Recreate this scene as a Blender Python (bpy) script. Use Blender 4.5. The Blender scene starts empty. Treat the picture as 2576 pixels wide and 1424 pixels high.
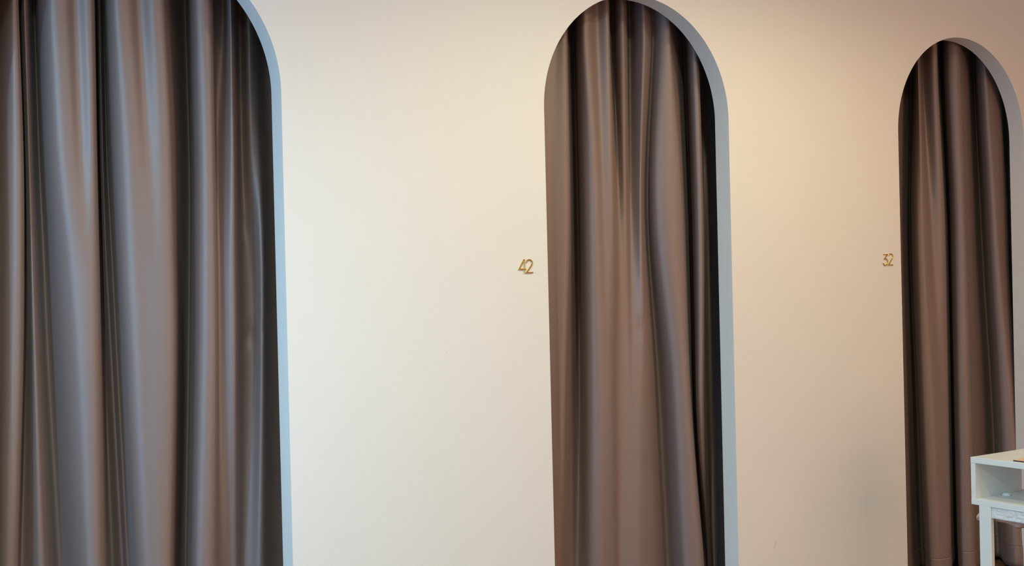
import bpy, bmesh, math, random
from mathutils import Vector, Matrix

random.seed(7)
C = bpy.context.scene.collection
W, H = 2576, 1424

# ------------------------------------------------------------------ camera
# world: X along the arched wall, Y into the wall (front face at y = 0), Z up, floor at 0
D = 3.7                      # camera to wall
F_PX = 3200.0
YAW, PITCH, ROLL = 0.5808, -0.0057, -0.0239
CAM_H = 1.30
fwd = Vector((math.sin(YAW)*math.cos(PITCH), math.cos(YAW)*math.cos(PITCH), math.sin(PITCH)))
rt0 = Vector((math.cos(YAW), -math.sin(YAW), 0.0))
up0 = rt0.cross(fwd)
cr, sr = math.cos(ROLL), math.sin(ROLL)
RT = cr*rt0 + sr*up0
UP = -sr*rt0 + cr*up0
CAM = Vector((0.0, -D, CAM_H))
_h = RT*(2565-W/2) - UP*(1419-H/2) + fwd*F_PX          # the far curtain's hem nearly touches the floor here
CAM_H = 0.014 - _h.z*(D+0.10)/_h.y
CAM.z = CAM_H

cam = bpy.data.cameras.new('camera')
cam.sensor_width = 36.0
cam.lens = 36.0*F_PX/W
cam.clip_start = 0.05
cam_o = bpy.data.objects.new('camera', cam)
M = Matrix((RT, UP, -fwd)).transposed().to_4x4()
M.translation = CAM
cam_o.matrix_world = M
C.objects.link(cam_o)
bpy.context.scene.camera = cam_o


def ray(px, py):
    return RT*(px-W/2) - UP*(py-H/2) + fwd*F_PX


def at(px, py, y):
    """point of the vertical plane Y = y behind a photograph pixel"""
    d = ray(px, py)
    return CAM + d*((y-CAM.y)/d.y)


def at_z(px, py, z):
    d = ray(px, py)
    return CAM + d*((z-CAM.z)/d.z)


# ------------------------------------------------------------------ helpers
def link(name, bm, mat, parent=None, smooth=False, label=None):
    me = bpy.data.meshes.new(name)
    bm.normal_update()
    bm.to_mesh(me)
    bm.free()
    if smooth:
        for p in me.polygons:
            p.use_smooth = True
    if mat is not None:
        me.materials.append(mat)
    o = bpy.data.objects.new(name, me)
    C.objects.link(o)
    if parent is not None:
        o.parent = parent
        o.matrix_parent_inverse = Matrix.Translation(-parent.location)
    if label:
        o['label'] = label
    return o


def tag(o, label, cat, group=None):
    o['label'] = label
    o['category'] = cat
    if group:
        o['group'] = group
    return o


def thing(name, label, cat, loc, group=None):
    o = bpy.data.objects.new(name, None)
    o.empty_display_size = 0.1
    o.location = loc
    C.objects.link(o)
    return tag(o, label, cat, group)


def struct(name, bm, mat):
    o = link(name, bm, mat)
    o['kind'] = 'structure'
    return o


def add_box(bm, lo, hi, bevel=0.0):
    lo, hi = Vector(lo), Vector(hi)
    r = bmesh.ops.create_cube(bm, size=1.0)
    vs = r['verts']
    c, s = (lo+hi)/2, hi-lo
    for v in vs:
        v.co = Vector((c.x+v.co.x*s.x, c.y+v.co.y*s.y, c.z+v.co.z*s.z))
    if bevel > 0:
        es = list({e for v in vs for e in v.link_edges})
        bmesh.ops.bevel(bm, geom=es, offset=bevel, segments=2, affect='EDGES', profile=0.5)


def box(lo, hi, bevel=0.0):
    bm = bmesh.new()
    add_box(bm, lo, hi, bevel)
    return bm


# ------------------------------------------------------------------ materials
def new_mat(name):
    m = bpy.data.materials.new(name)
    m.use_nodes = True
    nt = m.node_tree
    b = nt.nodes['Principled BSDF']
    return m, nt, b


def noise(nt, scale, detail=4.0, rough=0.55, vec=None):
    n = nt.nodes.new('ShaderNodeTexNoise')
    n.inputs['Scale'].default_value = scale
    n.inputs['Detail'].default_value = detail
    n.inputs['Roughness'].default_value = rough
    if vec is None:
        tc = nt.nodes.new('ShaderNodeTexCoord')
        vec = tc.outputs['Object']
    nt.links.new(vec, n.inputs['Vector'])
    return n


def bump(nt, b, src, strength, dist):
    n = nt.nodes.new('ShaderNodeBump')
    n.inputs['Strength'].default_value = strength
    n.inputs['Distance'].default_value = dist
    nt.links.new(src, n.inputs['Height'])
    nt.links.new(n.outputs['Normal'], b.inputs['Normal'])
    return n


def mixcol(nt, fac, a, bcol):
    n = nt.nodes.new('ShaderNodeMix')
    n.data_type = 'RGBA'
    if fac is not None:
        nt.links.new(fac, n.inputs[0])
    if isinstance(a, tuple):
        n.inputs[6].default_value = (*a, 1)
    else:
        nt.links.new(a, n.inputs[6])
    if isinstance(bcol, tuple):
        n.inputs[7].default_value = (*bcol, 1)
    else:
        nt.links.new(bcol, n.inputs[7])
    return n.outputs[2]


WALL_COL = (0.80, 0.775, 0.72)


def wall_material(name, col, marks=()):
    m, nt, b = new_mat(name)
    n = noise(nt, 3.0, 5.0)
    c = mixcol(nt, n.outputs['Fac'], tuple(x*0.985 for x in col), tuple(min(1, x*1.015) for x in col))
    geo = nt.nodes.new('ShaderNodeNewGeometry')
    # scuffs and specks that stay on the paint: (x, z, tilt, half length, half width, strength, colour)
    for (mx, mz, tilt, hl, hw, st, mc) in marks:
        mp = nt.nodes.new('ShaderNodeMapping')
        mp.vector_type = 'TEXTURE'
        mp.inputs['Location'].default_value = (mx, 0, mz)
        mp.inputs['Rotation'].default_value = (0, tilt, 0)
        mp.inputs['Scale'].default_value = (hw, 0.02, hl)
        nt.links.new(geo.outputs['Position'], mp.inputs['Vector'])
        ln = nt.nodes.new('ShaderNodeVectorMath')
        ln.operation = 'LENGTH'
        nt.links.new(mp.outputs['Vector'], ln.inputs[0])
        mr = nt.nodes.new('ShaderNodeMapRange')
        mr.interpolation_type = 'SMOOTHSTEP'
        mr.inputs['From Min'].default_value = 0.1
        mr.inputs['From Max'].default_value = 1.0
        mr.inputs['To Min'].default_value = st
        mr.inputs['To Max'].default_value = 0.0
        nt.links.new(ln.outputs['Value'], mr.inputs['Value'])
        c = mixcol(nt, mr.outputs['Result'], c, mc)
    nt.links.new(c, b.inputs['Base Color'])
    b.inputs['Roughness'].default_value = 0.62
    b.inputs['Specular IOR Level'].default_value = 0.3
    nb = noise(nt, 260.0, 3.0)
    bump(nt, b, nb.outputs['Fac'], 0.06, 0.002)
    return m


def plain(name, col, rough=0.5, spec=0.5, nscale=40.0, nstr=0.05, var=0.04, metallic=0.0):
    m, nt, b = new_mat(name)
    n = noise(nt, nscale, 4.0)
    c = mixcol(nt, n.outputs['Fac'], tuple(x*(1-var) for x in col), tuple(min(1, x*(1+var)) for x in col))
    nt.links.new(c, b.inputs['Base Color'])
    b.inputs['Roughness'].default_value = rough
    b.inputs['Specular IOR Level'].default_value = spec
    b.inputs['Metallic'].default_value = metallic
    if nstr > 0:
        bump(nt, b, n.outputs['Fac'], nstr, 0.002)
    return m


def fabric_material():
    m, nt, b = new_mat('satin_curtain_fabric')
    tc = nt.nodes.new('ShaderNodeTexCoord')
    n = noise(nt, 5.0, 4.0, 0.6, tc.outputs['Object'])
    c = mixcol(nt, n.outputs['Fac'], (0.190, 0.128, 0.110), (0.208, 0.141, 0.122))
    nt.links.new(c, b.inputs['Base Color'])
    b.inputs['Roughness'].default_value = 0.52
    b.inputs['Specular IOR Level'].default_value = 0.95
    b.inputs['Sheen Weight'].default_value = 0.10
    b.inputs['Sheen Roughness'].default_value = 0.4
    b.inputs['Sheen Tint'].default_value = (0.8, 0.8, 0.85, 1)
    # fine weave and soft long-wave unevenness of the cloth
    mp = nt.nodes.new('ShaderNodeMapping')
    mp.inputs['Scale'].default_value = (1400, 1400, 1000)
    nt.links.new(tc.outputs['Object'], mp.inputs['Vector'])
    nz = noise(nt, 1.0, 2.0, 0.5, mp.outputs['Vector'])
    b1 = bump(nt, b, nz.outputs['Fac'], 0.10, 0.0006)
    mp2 = nt.nodes.new('ShaderNodeMapping')
    mp2.inputs['Scale'].default_value = (9, 9, 2.2)
    nt.links.new(tc.outputs['Object'], mp2.inputs['Vector'])
    nz2 = noise(nt, 1.0, 3.0, 0.5, mp2.outputs['Vector'])
    b2 = nt.nodes.new('ShaderNodeBump')
    b2.inputs['Strength'].default_value = 0.25
    b2.inputs['Distance'].default_value = 0.006
    nt.links.new(nz2.outputs['Fac'], b2.inputs['Height'])
    nt.links.new(b2.outputs['Normal'], b1.inputs['Normal'])
    return m


def floor_material():
    m, nt, b = new_mat('brown_wood_floor')
    tc = nt.nodes.new('ShaderNodeTexCoord')
    br = nt.nodes.new('ShaderNodeTexBrick')
    br.inputs['Scale'].default_value = 1.0
    br.inputs['Brick Width'].default_value = 1.2
    br.inputs['Row Height'].default_value = 0.16
    br.inputs['Mortar Size'].default_value = 0.002
    br.inputs['Color1'].default_value = (0.21, 0.125, 0.055, 1)
    br.inputs['Color2'].default_value = (0.17, 0.10, 0.045, 1)
    br.inputs['Mortar'].default_value = (0.06, 0.035, 0.02, 1)
    nt.links.new(tc.outputs['Object'], br.inputs['Vector'])
    mp = nt.nodes.new('ShaderNodeMapping')
    mp.inputs['Scale'].default_value = (3, 40, 1)
    nt.links.new(tc.outputs['Object'], mp.inputs['Vector'])
    n = noise(nt, 1.0, 5.0, 0.6, mp.outputs['Vector'])
    mx = nt.nodes.new('ShaderNodeMix')
    mx.data_type = 'RGBA'
    mx.blend_type = 'MULTIPLY'
    mx.inputs[0].default_value = 0.35
    nt.links.new(br.outputs['Color'], mx.inputs[6])
    nt.links.new(n.outputs['Color'], mx.inputs[7])
    nt.links.new(mx.outputs[2], b.inputs['Base Color'])
    b.inputs['Roughness'].default_value = 0.42
    return m


def gold_material():
    m, nt, b = new_mat('polished_gold')
    n = noise(nt, 90.0, 3.0)
    c = mixcol(nt, n.outputs['Fac'], (0.68, 0.49, 0.15), (0.76, 0.56, 0.19))
    nt.links.new(c, b.inputs['Base Color'])
    b.inputs['Metallic'].default_value = 1.0
    b.inputs['Roughness'].default_value = 0.16
    return m


SPECK = (0.55, 0.45, 0.40)
p1, p2, p3 = at(1123, 887, 0), at(1120, 723, 0), at(1950, 1372, 0)
p4, p5 = at(1022, 728, 0), at(836, 742, 0)
M_WALL = wall_material('cream_wall_paint', WALL_COL, [
    (p1.x, p1.z, 0.6, 0.004, 0.007, 0.30, SPECK),
    (p2.x, p2.z, 0.2, 0.003, 0.006, 0.22, (0.7, 0.5, 0.45)),
    (p3.x, p3.z, 0.42, 0.030, 0.011, 0.22, (0.42, 0.36, 0.26)),
    (p4.x, p4.z, 0.3, 0.004, 0.006, 0.12, SPECK),
    (p5.x, p5.z, 1.2, 0.003, 0.010, 0.10, SPECK),
])
M_ROOM = wall_material('cream_room_paint', WALL_COL)
M_CEIL = wall_material('white_ceiling_paint', (0.80, 0.79, 0.76))
M_FLOOR = floor_material()
M_FAB = fabric_material()
M_GOLD = gold_material()
M_DESK = plain('white_laminate', (0.76, 0.81, 0.80), 0.38, 0.5, 30.0, 0.02, 0.015)
M_DARK = plain('dark_booth_paint', (0.10, 0.095, 0.09), 0.8, 0.2, 12.0, 0.03)
M_FRAME = plain('white_window_frame', (0.75, 0.76, 0.77), 0.4)

# ------------------------------------------------------------------ the arched wall
T = 0.021*D                                   # wall thickness
ARCH = [(0.8165-0.508, 0.1202, 0.1594),       # centre, half width, spring height over the camera (all / D)
        (0.8168, 0.1190, 0.1601),
        (0.8165+0.508, 0.1201, 0.1586)]
ARCH = [(c*D, w*D, z*D+CAM_H) for c, w, z in ARCH]
X0, X1, ZC = -0.7, 7.4, 3.1
RX0, RX1, RZ0, RZ1 = 1.0, 5.2, 0.15, 2.45     # added unseen window in the rear wall, to go with the fill light
YR = -4.8                                     # rear wall


def arched_wall():
    bm = bmesh.new()
    cols = []                                 # front outline polygons as (x,z) lists, quads
    quads = []
    x = X0
    edge = []                                 # open edges for the reveals (polyline per arch)
    N = 96
    for (c, w, zs) in ARCH:
        quads.append([(x, 0), (c-w, 0), (c-w, ZC), (x, ZC)])
        pts = [(c-w*math.cos(math.pi*i/N), zs+w*math.sin(math.pi*i/N)) for i in range(N+1)]
        for a, b2 in zip(pts[:-1], pts[1:]):
            quads.append([a, b2, (b2[0], ZC), (a[0], ZC)])
        edge.append([(c-w, 0)]+pts+[(c+w, 0)])
        x = c+w
    quads.append([(x, 0), (X1, 0), (X1, ZC), (x, ZC)])
    for q in quads:
        bm.faces.new([bm.verts.new((a, 0, z)) for a, z in q])
        bm.faces.new([bm.verts.new((a, T, z)) for a, z in reversed(q)])
    for e in edge:
        for a, b2 in zip(e[:-1], e[1:]):
            f = bm.faces.new([bm.verts.new(v) for v in
                              ((a[0], 0, a[1]), (a[0], T, a[1]), (b2[0], T, b2[1]), (b2[0], 0, b2[1]))])
    for (a, b2) in (((X0, 0), (X0, ZC)), ((X1, ZC), (X1, 0))):
        bm.faces.new([bm.verts.new(v) for v in ((a[0], 0, a[1]), (b2[0], 0, b2[1]), (b2[0], T, b2[1]), (a[0], T, a[1]))])
    bmesh.ops.remove_doubles(bm, verts=bm.verts, dist=1e-5)
    bmesh.ops.recalc_face_normals(bm, faces=bm.faces)
    return bm


struct('wall_front', arched_wall(), M_WALL)
YB = 1.25
struct('floor', box((X0-0.1, YR-0.1, -0.1), (X1+0.1, YB+0.1, 0)), M_FLOOR)
struct('ceiling', box((X0-0.1, YR-0.1, ZC), (X1+0.1, YB+0.1, ZC+0.1)), M_CEIL)
struct('wall_back', box((X0, YB, 0), (X1, YB+0.1, ZC)), M_ROOM)
bm = bmesh.new()
add_box(bm, (X0, YR-0.1, 0), (RX0, YR, ZC))
add_box(bm, (RX1, YR-0.1, 0), (X1, YR, ZC))
add_box(bm, (RX0, YR-0.1, 0), (RX1, YR, RZ0))
add_box(bm, (RX0, YR-0.1, RZ1), (RX1, YR, ZC))
struct('wall_rear', bm, M_ROOM)
M_GLASS = plain('window_glass', (0.9, 0.95, 0.95), 0.02, 0.5, 5.0, 0.0)
M_GLASS.node_tree.nodes['Principled BSDF'].inputs['Transmission Weight'].default_value = 1.0
bm = bmesh.new()
fw = 0.05
add_box(bm, (RX0, YR-0.08, RZ0), (RX1, YR-0.02, RZ0+fw))
add_box(bm, (RX0, YR-0.08, RZ1-fw), (RX1, YR-0.02, RZ1))
for k in range(4):
    xx = RX0+fw/2+(RX1-RX0-fw)*k/3
    add_box(bm, (xx-fw/2, YR-0.08, RZ0+fw), (xx+fw/2, YR-0.02, RZ1-fw))
w2 = struct('added_rear_window', bm, M_FRAME)  # made-up window, put in behind the rear fill
link('pane', box((RX0+fw, YR-0.055, RZ0+fw), (RX1-fw, YR-0.049, RZ1-fw)), M_GLASS, w2)
struct('wall_right', box((X1, YR-0.1, 0), (X1+0.1, YB+0.1, ZC)), M_ROOM)
# thin partitions between the fitting rooms
xs = [ARCH[0][0]-0.9, (ARCH[0][0]+ARCH[1][0])/2, (ARCH[1][0]+ARCH[2][0])/2, ARCH[2][0]+0.94]
for i, xx in enumerate(xs):
    struct('wall_partition' if i == 0 else 'wall_partition.%03d' % i, box((xx-0.03, T, 0), (xx+0.03, YB, ZC)), M_ROOM)

# left wall with the big window the daylight comes through
WY0, WY1, WZ0, WZ1 = -2.3, -1.0, 0.15, 2.45
bm = bmesh.new()
add_box(bm, (X0-0.1, YR-0.1, 0), (X0, WY0, ZC))
add_box(bm, (X0-0.1, WY1, 0), (X0, YB+0.1, ZC))
add_box(bm, (X0-0.1, WY0, 0), (X0, WY1, WZ0))
add_box(bm, (X0-0.1, WY0, WZ1), (X0, WY1, ZC))
struct('wall_left', bm, M_ROOM)
bm = bmesh.new()
fw = 0.05
add_box(bm, (X0-0.08, WY0, WZ0), (X0-0.02, WY1, WZ0+fw))
add_box(bm, (X0-0.08, WY0, WZ1-fw), (X0-0.02, WY1, WZ1))
for k in range(4):
    yy = WY0+fw/2+(WY1-WY0-fw)*k/3
    add_box(bm, (X0-0.08, yy-fw/2, WZ0+fw), (X0-0.02, yy+fw/2, WZ1-fw))
wf = struct('window_1', bm, M_FRAME)
link('pane', box((X0-0.055, WY0+fw, WZ0+fw), (X0-0.049, WY1-fw, WZ1-fw)), M_GLASS, wf)

# ------------------------------------------------------------------ curtains
def smooth_interp(xs, ys, x):
    """monotone cubic (pchip) interpolation, constant slope outside"""
    n = len(xs)
    if x <= xs[0]:
        return ys[0]
    if x >= xs[-1]:
        return ys[-1]
    h = [xs[i+1]-xs[i] for i in range(n-1)]
    d = [(ys[i+1]-ys[i])/h[i] for i in range(n-1)]
    m = [0.0]*n
    m[0], m[-1] = d[0], d[-1]
    for i in range(1, n-1):
        if d[i-1]*d[i] > 0:
            w1, w2 = 2*h[i]+h[i-1], h[i]+2*h[i-1]
            m[i] = (w1+w2)/(w1/d[i-1]+w2/d[i])
    for i in range(n-1):
        if x <= xs[i+1]:
            t = (x-xs[i])/h[i]
            return ((2*t**3-3*t*t+1)*ys[i]+(t**3-2*t*t+t)*h[i]*m[i]
                    + (-2*t**3+3*t*t)*ys[i+1]+(t**3-t*t)*h[i]*m[i+1])


def catmull(pts, per):
    out = []
    n = len(pts)
    for i in range(n-1):
        p0 = pts[i-1] if i > 0 else 2*pts[0]-pts[1]
        p1_, p2_ = pts[i], pts[i+1]
        p3_ = pts[i+2] if i+2 < n else 2*pts[-1]-pts[-2]
        t0 = 0.0
        t1 = t0+max((p1_-p0).length, 1e-4)**0.5
        t2 = t1+max((p2_-p1_).length, 1e-4)**0.5
        t3 = t2+max((p3_-p2_).length, 1e-4)**0.5
        for j in range(per):
            t = t1+(t2-t1)*j/per
            a1 = p0*((t1-t)/(t1-t0))+p1_*((t-t0)/(t1-t0))
            a2 = p1_*((t2-t)/(t2-t1))+p2_*((t-t1)/(t2-t1))
            a3 = p2_*((t3-t)/(t3-t2))+p3_*((t-t2)/(t3-t2))
            b1 = a1*((t2-t)/(t2-t0))+a2*((t-t0)/(t2-t0))
            b2 = a2*((t3-t)/(t3-t1))+a3*((t-t1)/(t3-t1))
            out.append(b1*((t2-t)/(t2-t1))+b2*((t-t1)/(t2-t1)))
    out.append(pts[-1].copy())
    return out


def soften(pts, sigma):
    """gaussian smoothing along the arc of a polyline, sample for sample"""
    n = len(pts)
    s = [0.0]
    for a, b in zip(pts[:-1], pts[1:]):
        s.append(s[-1]+(b-a).length)
    out = []
    lo = 0
    for i in range(n):
        while s[i]-s[lo] > 2.6*sigma:
            lo += 1
        x = y = w = 0.0
        j = lo
        while j < n and s[j]-s[i] <= 2.6*sigma:
            seg = 0.5*((s[j+1]-s[j] if j+1 < n else 0)+(s[j]-s[j-1] if j > 0 else 0))
            g = math.exp(-0.5*((s[j]-s[i])/sigma)**2)*max(seg, 1e-6)
            x += pts[j].x*g
            y += pts[j].y*g
            w += g
            j += 1
        out.append(Vector((x/w, y/w)))
    return out


def make_curtain(levels, tracks, yc, z_lo, z_hi, dents=(), label='', hem_h=0.10, valley=1.0, sigma=0.007):
    """tracks: list of (picture columns at the levels, forward depth in cm at the levels)"""
    tr = []
    for cols, dep in tracks:
        if not isinstance(dep, (tuple, list)):
            dep = [dep]*len(levels)
        P = []
        for px, py, dd in zip(cols, levels, dep):
            q = at(px, py, yc-dd*(RIDGE if dd > 0 else VALLEY*valley)/100.0)
            P.append((q.z, q.x, q.y))
        P.sort()
        tr.append(P)
    rows = []
    NZ = 110
    zs = [z_lo+(z_hi-z_lo)*i/NZ for i in range(NZ+1)]
    hz = z_lo+hem_h
    zs = sorted([z for z in zs if abs(z-hz) > 0.02]+[hz-0.007, hz-0.003, hz, hz+0.003])
    for z in zs:
        line = []
        for P in tr:
            zz = [p[0] for p in P]
            line.append(Vector((smooth_interp(zz, [p[1] for p in P], z), smooth_interp(zz, [p[2] for p in P], z))))
        row = []
        for q in soften(catmull(line, 10), sigma):
            v = Vector((q.x, q.y, z))
            for (dx, dz, tilt, hl, hw, amp) in dents:
                ux, uz = v.x-dx, v.z-dz
                a = ux*math.cos(tilt)+uz*math.sin(tilt)
                b = -ux*math.sin(tilt)+uz*math.cos(tilt)
                v.y += amp*math.exp(-(a/hw)**2-(b/hl)**2)
            row.append(v)
        rows.append(row)

    def sheet(rws):
        bm = bmesh.new()
        g = [[bm.verts.new(v) for v in r] for r in rws]
        for r0, r1 in zip(g[:-1], g[1:]):
            for i in range(len(r0)-1):
                bm.faces.new((r0[i], r0[i+1], r1[i+1], r1[i]))
        return bm
    k = zs.index(hz)
    # the stitched hem: a fine groove where the cloth is sewn, the doubled cloth a hair thicker below it
    for j, row in enumerate(rows):
        if j < k:
            for v in row:
                v.y -= 0.0022
    body = link('curtain', sheet(rows[k:]), M_FAB, None, True)
    hem = link('hem', sheet(rows[:k+1]), M_FAB, body, True)
    for o, th in ((body, 0.0012), (hem, 0.0016)):
        s = o.modifiers.new('cloth', 'SOLIDIFY')
        s.thickness = th
        s.offset = -1.0
    tag(body, label, 'curtain', 'satin curtains in the arches')
    return body


def dent(px, py, yc, tilt, hl, hw, amp):
    q = at(px, py, yc)
    return (q.x, q.z, tilt, hl, hw, amp)


YC = 0.150
RIDGE, VALLEY = 1.5, 2.8
L1 = [20, 360, 712, 1424]
T1 = [
    ([-150, -150, -150, -150], 0), ([-60, -60, -60, -60], 1.5), ([-15, -15, -15, -25], -1.5),
    ([12, 15, 15, 0], [0, 0.6, 0.8, 1]), ([34, 40, 40, 20], 2.2), ([43, 54, 55, 38], 1.8),
    ([48, 59, 64, 53], -2.5), ([62, 72, 82, 104], [0, -0.3, -0.3, -0.8]), ([86, 97, 112, 150], [-4, -4, -3.5, -3.5]),
    ([106, 124, 152, 198], [0, 0, -0.3, -0.3]), ([130, 150, 182, 222], [2.4, 2.4, 2, 1.5]),
    ([165, 180, 205, 238], [2.4, 2.6, 2.7, 2]), ([190, 205, 222, 245], [0.6, 1.8, 2.9, 2]),
    ([222, 232, 238, 252], [2, 2.8, 2.7, 1.7]), ([233, 240, 247, 260], [1.5, 2, 1.8, 0.6]),
    ([240, 246, 256, 282], [-4, -4, -3.6, -3.5]), ([250, 257, 270, 308], [-1.5, -1.5, -2.2, -2.2]),
    ([259, 268, 285, 322], [-4, -4, -3.4, -2.7]), ([273, 288, 308, 345], [0, 0, 0, 0]),
    ([292, 315, 332, 368], [2.4, 2.5, 2, 2]), ([325, 345, 370, 390], [2.2, 2.8, 2.6, 2.6]),
    ([350, 372, 395, 405], [0.3, 2.2, 3, 2.9]), ([385, 405, 420, 418], [2.2, 3.2, 3.3, 2.8]),
    ([411, 428, 437, 429], [1.8, 2.8, 2.8, 2.4]), ([414, 431, 440, 432], [0, 0, 0, 0]),
    ([432, 450, 453, 446], [-3, -3, -3, -3]), ([466, 475, 476, 467], [-5, -5.4, -5.4, -5]),
    ([490, 498, 500, 490], [0, 0, 0, 0]), ([512, 520, 522, 515], [1.2, 1.5, 1.5, 1.3]),
    ([530, 537, 543, 540], [0.8, 1.2, 1.2, 0.5]), ([540, 543, 549, 553], [-2, -1.5, -0.8, -1.3]),
    ([563, 560, 566, 572], [-2.5, -1, -0.4, -1.6]), ([580, 585, 588, 592], [0.4, 0.4, 0.1, -1.4]),
    ([602, 607, 614, 612], [-3.3, -3, -2.6, -2.3]), ([625, 630, 638, 632], [-1.8, -2, -2.4, -2]),
    ([640, 650, 660, 655], [-2.6, -2, -1.2, -1.4]), ([660, 672, 682, 690], [-4, -3.4, -3, -2.8]),
    ([720, 720, 730, 745], -3.5), ([790, 790, 800, 815], -3),
]
make_curtain(L1, T1, YC, 0.018, 2.80,
             [dent(655, 850, YC, 0.9, 0.016, 0.045, 0.010), dent(645, 565, YC, 1.1, 0.012, 0.030, 0.006)],
             'largest taupe brown satin curtain, in the cropped arch at the left edge', valley=1.4)

L2 = [100, 500, 960, 1424]
T2 = [
    ([1300, 1300, 1310, 1325], -2), ([1345, 1345, 1355, 1365], 0), ([1397, 1390, 1396, 1400], [1.4, 1.6, 1.6, 1.0]),
    ([1424, 1430, 1421, 1412], [2.8, 3, 2.5, 1]), ([1426, 1432, 1424, 1419], [0, 0, 0, 0]),
    ([1433, 1440, 1440, 1433], [-2.6, -2.6, -2, -1.2]), ([1443, 1453, 1458, 1452], [-4, -4, -3, -1.8]), ([1455, 1471, 1478, 1482], [-0.5, 0, 0, 0.4]),
    ([1468, 1492, 1503, 1508], [2, 2.2, 2.3, 2.1]), ([1482, 1505, 1520, 1525], [2.3, 2.5, 2.7, 2.2]),
    ([1503, 1518, 1530, 1536], [0.4, 2.2, 2.8, 2]), ([1522, 1532, 1538, 1544], [2, 2.9, 2.7, 1.8]),
    ([1531, 1543, 1546, 1550], [2.5, 3, 1.8, 1]), ([1533, 1545, 1548, 1553], [-1.2, -0.6, 0.4, 0.6]),
    ([1543, 1556, 1557, 1562], [-3, -1.6, 0.2, 0.6]), ([1557, 1570, 1572, 1578], [-0.5, -1, 0.5, 1.2]),
    ([1569, 1576, 1584, 1592], [0, -1, 0.8, 1.6]), ([1584, 1586, 1592, 1602], [-2.8, -1.8, 0.9, 1.9]),
    ([1607, 1603, 1609, 1613], [-0.5, -0.9, 1.5, 2]), ([1620, 1611, 1620, 1630], [1, -0.4, 1.6, 1.5]),
    ([1632, 1619, 1635, 1650], [0, -1.2, 0.4, 0.2]), ([1643, 1629, 1656, 1680], [-1.2, -2.2, -2.6, -2.6]),
    ([1660, 1646, 1690, 1720], [0.5, 0, 0.5, 1]), ([1675, 1680, 1713, 1746], [2, 2.5, 2.5, 2.8]),
    ([1685, 1713, 1732, 1767], [2.5, 3, 3, 3.2]), ([1688, 1716, 1735, 1770], [1, 0.5, 0, -2]),
    ([1704, 1725, 1741, 1773], [-2, -2.4, -3, -3.8]), ([1720, 1735, 1747, 1775], [-4.4, -4.2, -3.6, -4]), ([1739, 1752, 1756, 1778], [1.6, 1.6, 0.6, -3.6]),
    ([1753, 1765, 1767, 1782], [2.6, 2.6, 1.4, -3]), ([1756, 1768, 1771, 1787], [-4.5, -4.5, -4.2, -4]),
    ([1776, 1782, 1788, 1797], [-5, -4, -3.2, -3]), ([1800, 1814, 1816, 1824], -5.2), ([1855, 1865, 1875, 1885], -5.5),
]
make_curtain(L2, T2, YC, 0.018, 2.80,
             [dent(1608, 822, YC, 0.75, 0.016, 0.040, 0.007), dent(1625, 1172, YC, -0.7, 0.014, 0.05, 0.005),
              dent(1697, 1215, YC, -0.9, 0.012, 0.03, 0.004)],
             'taupe brown satin curtain in the middle arch beside gold number 42', valley=1.3)

L3 = [200, 600, 1050, 1400]
T3 = [
    ([2190, 2190, 2202, 2212], 2), ([2240, 2240, 2252, 2264], 1.5), ([2262, 2260, 2273, 2284], -1.0),
    ([2278, 2274, 2288, 2296], -2.8), ([2291, 2289, 2309, 2321], -4.2),
    ([2306, 2307, 2323, 2339], [-0.5, 0, 0, 0]), ([2310, 2322, 2345, 2358], [1, 1.5, 2, 2]),
    ([2313, 2331, 2358, 2370], [0.8, 1.6, 2.5, 2.6]), ([2321, 2345, 2366, 2376], [-1, 1, 2.7, 2.8]),
    ([2345, 2364, 2376, 2382], [2, 2.5, 2.9, 3]), ([2356, 2375, 2383, 2389], 2.9),
    ([2358, 2377, 2385, 2391], 0), ([2362, 2381, 2389, 2396], -2.4), ([2370, 2388, 2398, 2407], -4.2), ([2385, 2402, 2411, 2419], 0),
    ([2403, 2418, 2430, 2440], 2), ([2414, 2428, 2442, 2452], 2.4), ([2420, 2431, 2445, 2455], [1.2, 1, 0.6, 0]),
    ([2434, 2446, 2466, 2478], -1.4), ([2450, 2470, 2497, 2510], [-4, -4, -3.6, -2.4]), ([2466, 2490, 2518, 2533], [0, 0, 1, 2.4]),
    ([2479, 2505, 2540, 2554], [2, 2, 3.6, 5.8]), ([2485, 2518, 2549, 2564], [2.2, 2.2, 4.2, 6.6]), ([2505, 2526, 2555, 2571], [2.1, 2.1, 4.4, 6.8]),
    ([2513, 2532, 2559, 2575], [1.8, 1.8, 4, 6.3]), ([2515, 2534, 2561, 2577], [-3.5, -3.5, 0, 2]), ([2525, 2540, 2565, 2579], [-6.0, -6.0, -4, -2]),
]
make_curtain(L3, T3, YC, 0.018, 2.80, [],
             'taupe brown satin curtain in the far arch behind the white desk', valley=1.5)

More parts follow.
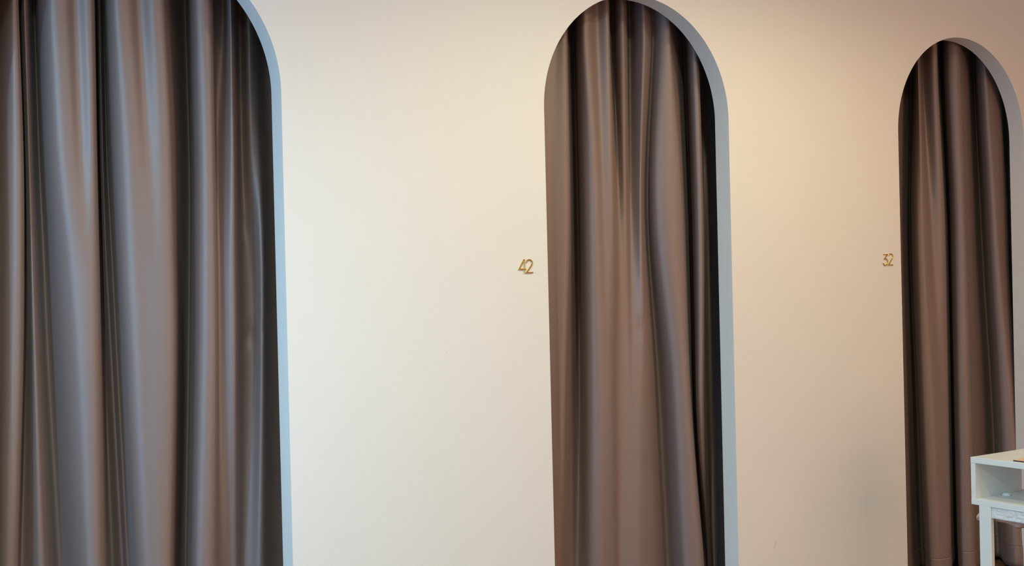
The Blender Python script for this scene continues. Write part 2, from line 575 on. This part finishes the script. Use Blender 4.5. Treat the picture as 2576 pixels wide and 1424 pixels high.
# ------------------------------------------------------------------ gold room numbers
def stroke(bm, pts, w, depth, lift=0.0):
    """flat bar of width w along the wall polyline pts (x,z), raised by depth from the wall"""
    n = len(pts)
    L, R = [], []
    for i in range(n):
        if i == 0:
            d = (pts[1]-pts[0]).normalized(); nn = Vector((-d.y, d.x)); k = 1
        elif i == n-1:
            d = (pts[-1]-pts[-2]).normalized(); nn = Vector((-d.y, d.x)); k = 1
        else:
            d0 = (pts[i]-pts[i-1]).normalized(); d1 = (pts[i+1]-pts[i]).normalized()
            n0 = Vector((-d0.y, d0.x)); n1 = Vector((-d1.y, d1.x))
            nn = (n0+n1)
            nn = nn.normalized() if nn.length > 1e-3 else n0
            k = min(1/max(nn.dot(n0), 0.3), 2.2)
        L.append(pts[i]+nn*(w/2*k)); R.append(pts[i]-nn*(w/2*k))
    ch = 0.0007
    rings = []
    for i in range(n):
        a, b = L[i], R[i]
        e = (a-b).normalized()*ch
        rings.append([bm.verts.new(v) for v in (
            (a.x, -lift, a.y), (a.x, -depth+ch, a.y), (a.x-e.x, -depth, a.y-e.y),
            (b.x+e.x, -depth, b.y+e.y), (b.x, -depth+ch, b.y), (b.x, -lift, b.y))])
    for r0, r1 in zip(rings[:-1], rings[1:]):
        for j in range(6):
            bm.faces.new((r0[j], r0[(j+1) % 6], r1[(j+1) % 6], r1[j]))
    bm.faces.new(rings[0]); bm.faces.new(rings[-1][::-1])


def smooth2(pts, per=8):
    return catmull([Vector(p) for p in pts], per)


def wallpts(pts, x0, y0, s):
    out = []
    for p in pts:
        q = at(x0+p[0]*s, y0+p[1]*s, 0)
        out.append(Vector((q.x, q.z)))
    return out


def number(label, digits, x0, y0, s, w):
    allp = [p for _, strokes in digits for st in strokes for p in wallpts(st, x0, y0, s)]
    cx = sum(p.x for p in allp)/len(allp)
    cz = sum(p.y for p in allp)/len(allp)
    t = thing('room_number', label, 'number sign', (cx, 0, cz), 'gold room numbers')
    for nm, strokes in digits:
        bm = bmesh.new()
        for k, st in enumerate(strokes):
            stroke(bm, wallpts(st, x0, y0, s), w, 0.0040+0.00015*k)
        bmesh.ops.recalc_face_normals(bm, faces=bm.faces)
        link(nm, bm, M_GOLD, t)
    return t


two = lambda a: [smooth2(a[:-2], 7)[:-1] + [Vector(a[-3])] * 0 + [Vector(a[-3]), Vector(a[-2]), Vector(a[-1])]]
# pixel outlines of the digits inside two enlarged views of the photograph
four = [[(676, 1030), (676, 400)], [(670, 402), (445, 842), (752, 848)]]
d2 = two([(770, 545), (800, 462), (895, 415), (990, 460), (1028, 545), (1005, 650), (905, 812), (775, 996), (1066, 990)])
number('pair of gold numerals 42 fixed on the wall left of the middle arch',
       [('digit_four', four), ('digit_two', d2)], 1280, 630, 120/2136, 0.0045)
d3 = [[Vector(p) for p in ((548, 540), (735, 535), (600, 728))] +
      smooth2([(600, 728), (690, 745), (738, 830), (735, 920), (690, 1005), (630, 1022), (570, 985), (548, 925)], 6)[1:]]
d2b = two([(790, 590), (815, 535), (880, 510), (945, 545), (968, 610), (955, 690), (880, 830), (785, 1005), (982, 1003)])
number('pair of gold numerals 32 fixed on the wall left of the far arch',
       [('digit_three', d3), ('digit_two', d2b)], 2190, 610, 100/1780, 0.0042)

# ------------------------------------------------------------------ white desk by the far arch
ZT = 0.745                                    # desk top height
corner = at_z(2441, 1149.5, ZT)               # the far left corner of the top
cx, cy = corner.x, corner.y
DXP = at(2571, 1230, cy-0.019).x-cx          # how far back the side panel reaches
DX = DXP+0.045                                     # depth of the desk along the wall
DY = 0.62                                     # length towards the camera
pxm = (at(2441, 1149.5, cy) - at(2444, 1268, cy)).length
HB = pxm                                      # height of the open compartment box
BT = 0.0215                                   # board thickness
desk = thing('desk', 'white open shelf desk with square legs in front of the far arch', 'desk', (cx+DX/2, cy-DY/2, 0))
link('desk_top', box((cx, cy-DY, ZT-BT), (cx+DX, cy, ZT), 0.0012), M_DESK, desk)
link('side_panel', box((cx+0.001, cy-0.019, ZT-HB+BT), (cx+DXP, cy, ZT-BT), 0.0008), M_DESK, desk)
link('side_panel', box((cx+0.001, cy-DY, ZT-HB+BT), (cx+DXP, cy-DY+0.019, ZT-BT), 0.0008), M_DESK, desk)
link('shelf', box((cx, cy-DY, ZT-HB), (cx+DX, cy, ZT-HB+BT), 0.0012), M_DESK, desk)
ZL = ZT-HB


def on_x(px, py, x):
    d = ray(px, py)
    return CAM + d*((x-CAM.x)/d.x)


ya, yb = on_x(2463, 1290, cx).y, on_x(2492, 1295, cx).y     # far and near side of the visible leg
LX = on_x(2501, 1330, cx).x
d_ = ray(2501, 1330)
LX = (CAM + d_*((yb-CAM.y)/d_.y)).x - cx                    # its thickness along the wall
LW = ya-yb
for sx in (0, 1):
    for sy in (0, 1):
        lx = cx if sx == 0 else cx+DX-LX
        ly = yb if sy == 0 else 2*cy-DY-ya
        link('leg', box((lx, ly, 0), (lx+LX, ly+LW, ZL), 0.0015), M_DESK, desk)


def hash2(i, j):
    v = math.sin(i*12.9898+j*78.233)*43758.5453
    return v-math.floor(v)


def vnoise(x, y):
    i, j = math.floor(x), math.floor(y)
    fx, fy = x-i, y-j
    fx, fy = fx*fx*(3-2*fx), fy*fy*(3-2*fy)
    a = hash2(i, j)*(1-fx)+hash2(i+1, j)*fx
    b = hash2(i, j+1)*(1-fx)+hash2(i+1, j+1)*fx
    return a*(1-fy)+b*fy


# apron along the front, wrapped in crinkled film
AH = (on_x(2490.6, 1304, cx)-on_x(2490.6, 1276, cx)).length
y_far, y_near = yb-0.0005, 2*cy-DY-yb
bm = bmesh.new()
NA, NB = 220, 14
g = []
for i in range(NA+1):
    y = y_far+(y_near-y_far)*i/NA
    col = []
    for j in range(NB+1):
        z = ZL-0.0005-AH*j/NB
        e = min(1.0, i/4, (NA-i)/4)
        n = abs(vnoise(y*60, z*75)-0.5)*2+0.4*abs(vnoise(y*130+9, z*130)-0.5)*2
        col.append(bm.verts.new((cx+0.006-0.0028*n*e, y, z)))
    col.append(bm.verts.new((cx+0.022, y, ZL-0.0005-AH)))
    col.append(bm.verts.new((cx+0.022, y, ZL-0.0005)))
    g.append(col)
for a, b in zip(g[:-1], g[1:]):
    n = len(a)
    for j in range(n):
        bm.faces.new((a[j], a[(j+1) % n], b[(j+1) % n], b[j]))
bm.faces.new(g[0]); bm.faces.new(g[-1][::-1])
bmesh.ops.recalc_face_normals(bm, faces=bm.faces)
M_FILM = plain('crinkled_white_film', (0.76, 0.79, 0.80), 0.33, 0.6, 120.0, 0.25, 0.05)
link('apron', bm, M_FILM, desk, True, 'front rail wrapped in crinkled white film')

# pale pink packing film bunched under the rail, a loose end looping past the leg
M_PINK = plain('pale_pink_film', (0.62, 0.43, 0.36), 0.4, 0.5, 60.0, 0.2, 0.08)
low = [(2452, 1300), (2460, 1311), (2470, 1312), (2491, 1309), (2502, 1313), (2524, 1317), (2539, 1322.6), (2559, 1330), (2576, 1328),
       (2610, 1338), (2660, 1340), (2720, 1356)]
lowp = [on_x(a, b, cx+0.035) for a, b in low]
lowp.sort(key=lambda q: -q.y)
ys_ = [-q.y for q in lowp]
zs_ = [q.z for q in lowp]
bm = bmesh.new()
NP, NQ = 160, 12
g = []
ystart, yend = on_x(2459, 1300, cx+0.035).y, lowp[-1].y
for i in range(NP+1):
    y = ystart+(yend-ystart)*i/NP
    zb = smooth_interp(ys_, zs_, -y)
    ztop = ZL-0.001 if i > 6 else ZL-0.03-0.002*(6-i)
    col = []
    for j in range(NQ+1):
        t = j/NQ
        z = ztop+(zb-ztop)*t
        x = cx+0.040-0.012*math.sin(t*math.pi)+0.006*(vnoise(y*45, t*3)-0.5)+0.004*(vnoise(y*110, t*5)-0.5)
        if j == NQ:
            x += 0.010
        col.append(bm.verts.new((x, y+0.003*(vnoise(y*40+3, t*4)-0.5), z)))
    g.append(col)
for a, b in zip(g[:-1], g[1:]):
    for j in range(NQ):
        bm.faces.new((a[j], b[j], b[j+1], a[j+1]))
pf = link('packing_film', bm, M_PINK, None, True)
sm = pf.modifiers.new('film', 'SOLIDIFY')
sm.thickness = 0.0012
tag(pf, 'pale pink packing film bunched and sagging under the white desk rail', 'packing film')

# paper scrap on the shelf
q = at_z(2533, 1247, ZL+BT)
bm = bmesh.new()
bmesh.ops.create_icosphere(bm, subdivisions=4, radius=1.0)
for v in bm.verts:
    n = v.co.normalized()
    k = 0.75+0.6*vnoise(n.x*3+n.z*2+5, n.y*3-n.z)
    v.co = Vector((n.x*0.010*k, n.y*0.014*k, max(n.z, -0.35)*0.007*k))
zmin = min(v.co.z for v in bm.verts)
qy = min(q.y, cy-0.019-0.016)
for v in bm.verts:
    v.co += Vector((q.x, qy, ZL+BT-zmin))
M_PAPER = plain('white_paper', (0.82, 0.83, 0.82), 0.7, 0.3, 150.0, 0.2)
tag(link('paper_scrap', bm, M_PAPER, None, True), 'small crumpled white paper scrap on the open shelf of the desk', 'paper')

# thin notebook on the desk top
nq = at_z(2546.5, 1160.2, ZT)


def rounded_slab(x0, x1, y0, y1, z0, z1, r):
    bm = bmesh.new()
    pts = []
    for (ax, ay, a0) in ((x1-r, y1-r, 0), (x0+r, y1-r, 90), (x0+r, y0+r, 180), (x1-r, y0+r, 270)):
        for k in range(9):
            a = math.radians(a0+k*90/8)
            pts.append((ax+r*math.cos(a), ay+r*math.sin(a)))
    lo = [bm.verts.new((x, y, z0)) for x, y in pts]
    hi = [bm.verts.new((x, y, z1)) for x, y in pts]
    n = len(pts)
    for i in range(n):
        bm.faces.new((lo[i], lo[(i+1) % n], hi[(i+1) % n], hi[i]))
    bm.faces.new(lo[::-1]); bm.faces.new(hi)
    return bm


M_BLACK = plain('black_edge', (0.012, 0.012, 0.014), 0.5)
M_PEACH = plain('peach_cover', (0.80, 0.55, 0.38), 0.5, 0.4, 60.0, 0.05)
nx0, nx1, ny1, ny0 = nq.x, nq.x+0.17, nq.y, nq.y-0.24
nb = thing('notebook', 'thin peach notebook with black edge lying on the white desk top', 'notebook', ((nx0+nx1)/2, (ny0+ny1)/2, ZT))
link('pages', rounded_slab(nx0, nx1, ny0, ny1, ZT, ZT+0.0042, 0.008), M_BLACK, nb, False, 'black edged block')
link('cover', rounded_slab(nx0+0.0006, nx1-0.0006, ny0+0.0006, ny1-0.0006, ZT+0.0042, ZT+0.0052, 0.008), M_PEACH, nb, False, 'peach coloured cover')

world = bpy.data.worlds.new('world')
bpy.context.scene.world = world
world.use_nodes = True
bg = world.node_tree.nodes['Background']
bg.inputs['Color'].default_value = (0.55, 0.75, 1.0, 1)
bg.inputs['Strength'].default_value = 0.3


# ------------------------------------------------------------------ light
def area(name, loc, direction, sx, sy, power, col):
    l = bpy.data.lights.new(name, 'AREA')
    l.shape = 'RECTANGLE'
    l.size, l.size_y = sx, sy
    l.energy = power
    l.color = col
    o = bpy.data.objects.new(name, l)
    o.location = loc
    o.rotation_euler = Vector(direction).to_track_quat('-Z', 'Y').to_euler()
    C.objects.link(o)
    return o


def spot(name, loc, target, power, col, cone=110, blend=0.6, r=0.04):
    l = bpy.data.lights.new(name, 'SPOT')
    l.energy = power
    l.color = col
    l.spot_size = math.radians(cone)
    l.spot_blend = blend
    l.shadow_soft_size = r
    o = bpy.data.objects.new(name, l)
    o.location = loc
    o.rotation_euler = (Vector(target)-Vector(loc)).to_track_quat('-Z', 'Y').to_euler()
    C.objects.link(o)
    return o


def rgb_light(base, rgb):
    m = max(rgb)
    return base*m, tuple(c/m for c in rgb)


p, c = rgb_light(100, (0.08, 0.23, 0.46))
area('window_daylight', (X0+0.01, (WY0+WY1)/2, (WZ0+WZ1)/2), (1, 0, 0), WY1-WY0, WZ1-WZ0, p, c)
p, c = rgb_light(200, (0.29, 0.15, 0.085))
area('rear_fill', (4.0, YR+0.02, (RZ0+RZ1)/2), (0, 1, 0), 2.4, RZ1-RZ0, p, c)  # added warm fill from behind the camera, no actual shop light
for x, y, rgb in ((-0.35, -1.35, (0.38, 0.80, 1.12)), (0.1, -2.4, (1.46, 1.78, 1.66)), (1.5, -1.35, (0.12, 0.06, 0.02)),  # leftmost cool and neutral spots are added fill; the warm ones are ceiling downlights
                  (2.5, -1.35, (0.42, 0.44, 0.32)), (3.5, -1.35, (0.44, 0.37, 0.24)), (4.5, -1.35, (0.13, 0.095, 0.055))):  # weak rightmost spot is added to lift the upper right wall
    p, c = rgb_light(120, rgb)
    spot('downlight_and_fill', (x, y, ZC-0.05), (x, y+0.3, 0), p, c, 150, 0.7)

sc = bpy.context.scene
sc.view_settings.view_transform = 'Standard'
sc.view_settings.look = 'None'
sc.view_settings.gamma = 1.0
sc.view_settings.use_curve_mapping = False
sc.view_settings.exposure = -0.04
sc.cycles.max_bounces = 7
sc.cycles.diffuse_bounces = 5
sc.cycles.glossy_bounces = 3
sc.cycles.transmission_bounces = 3
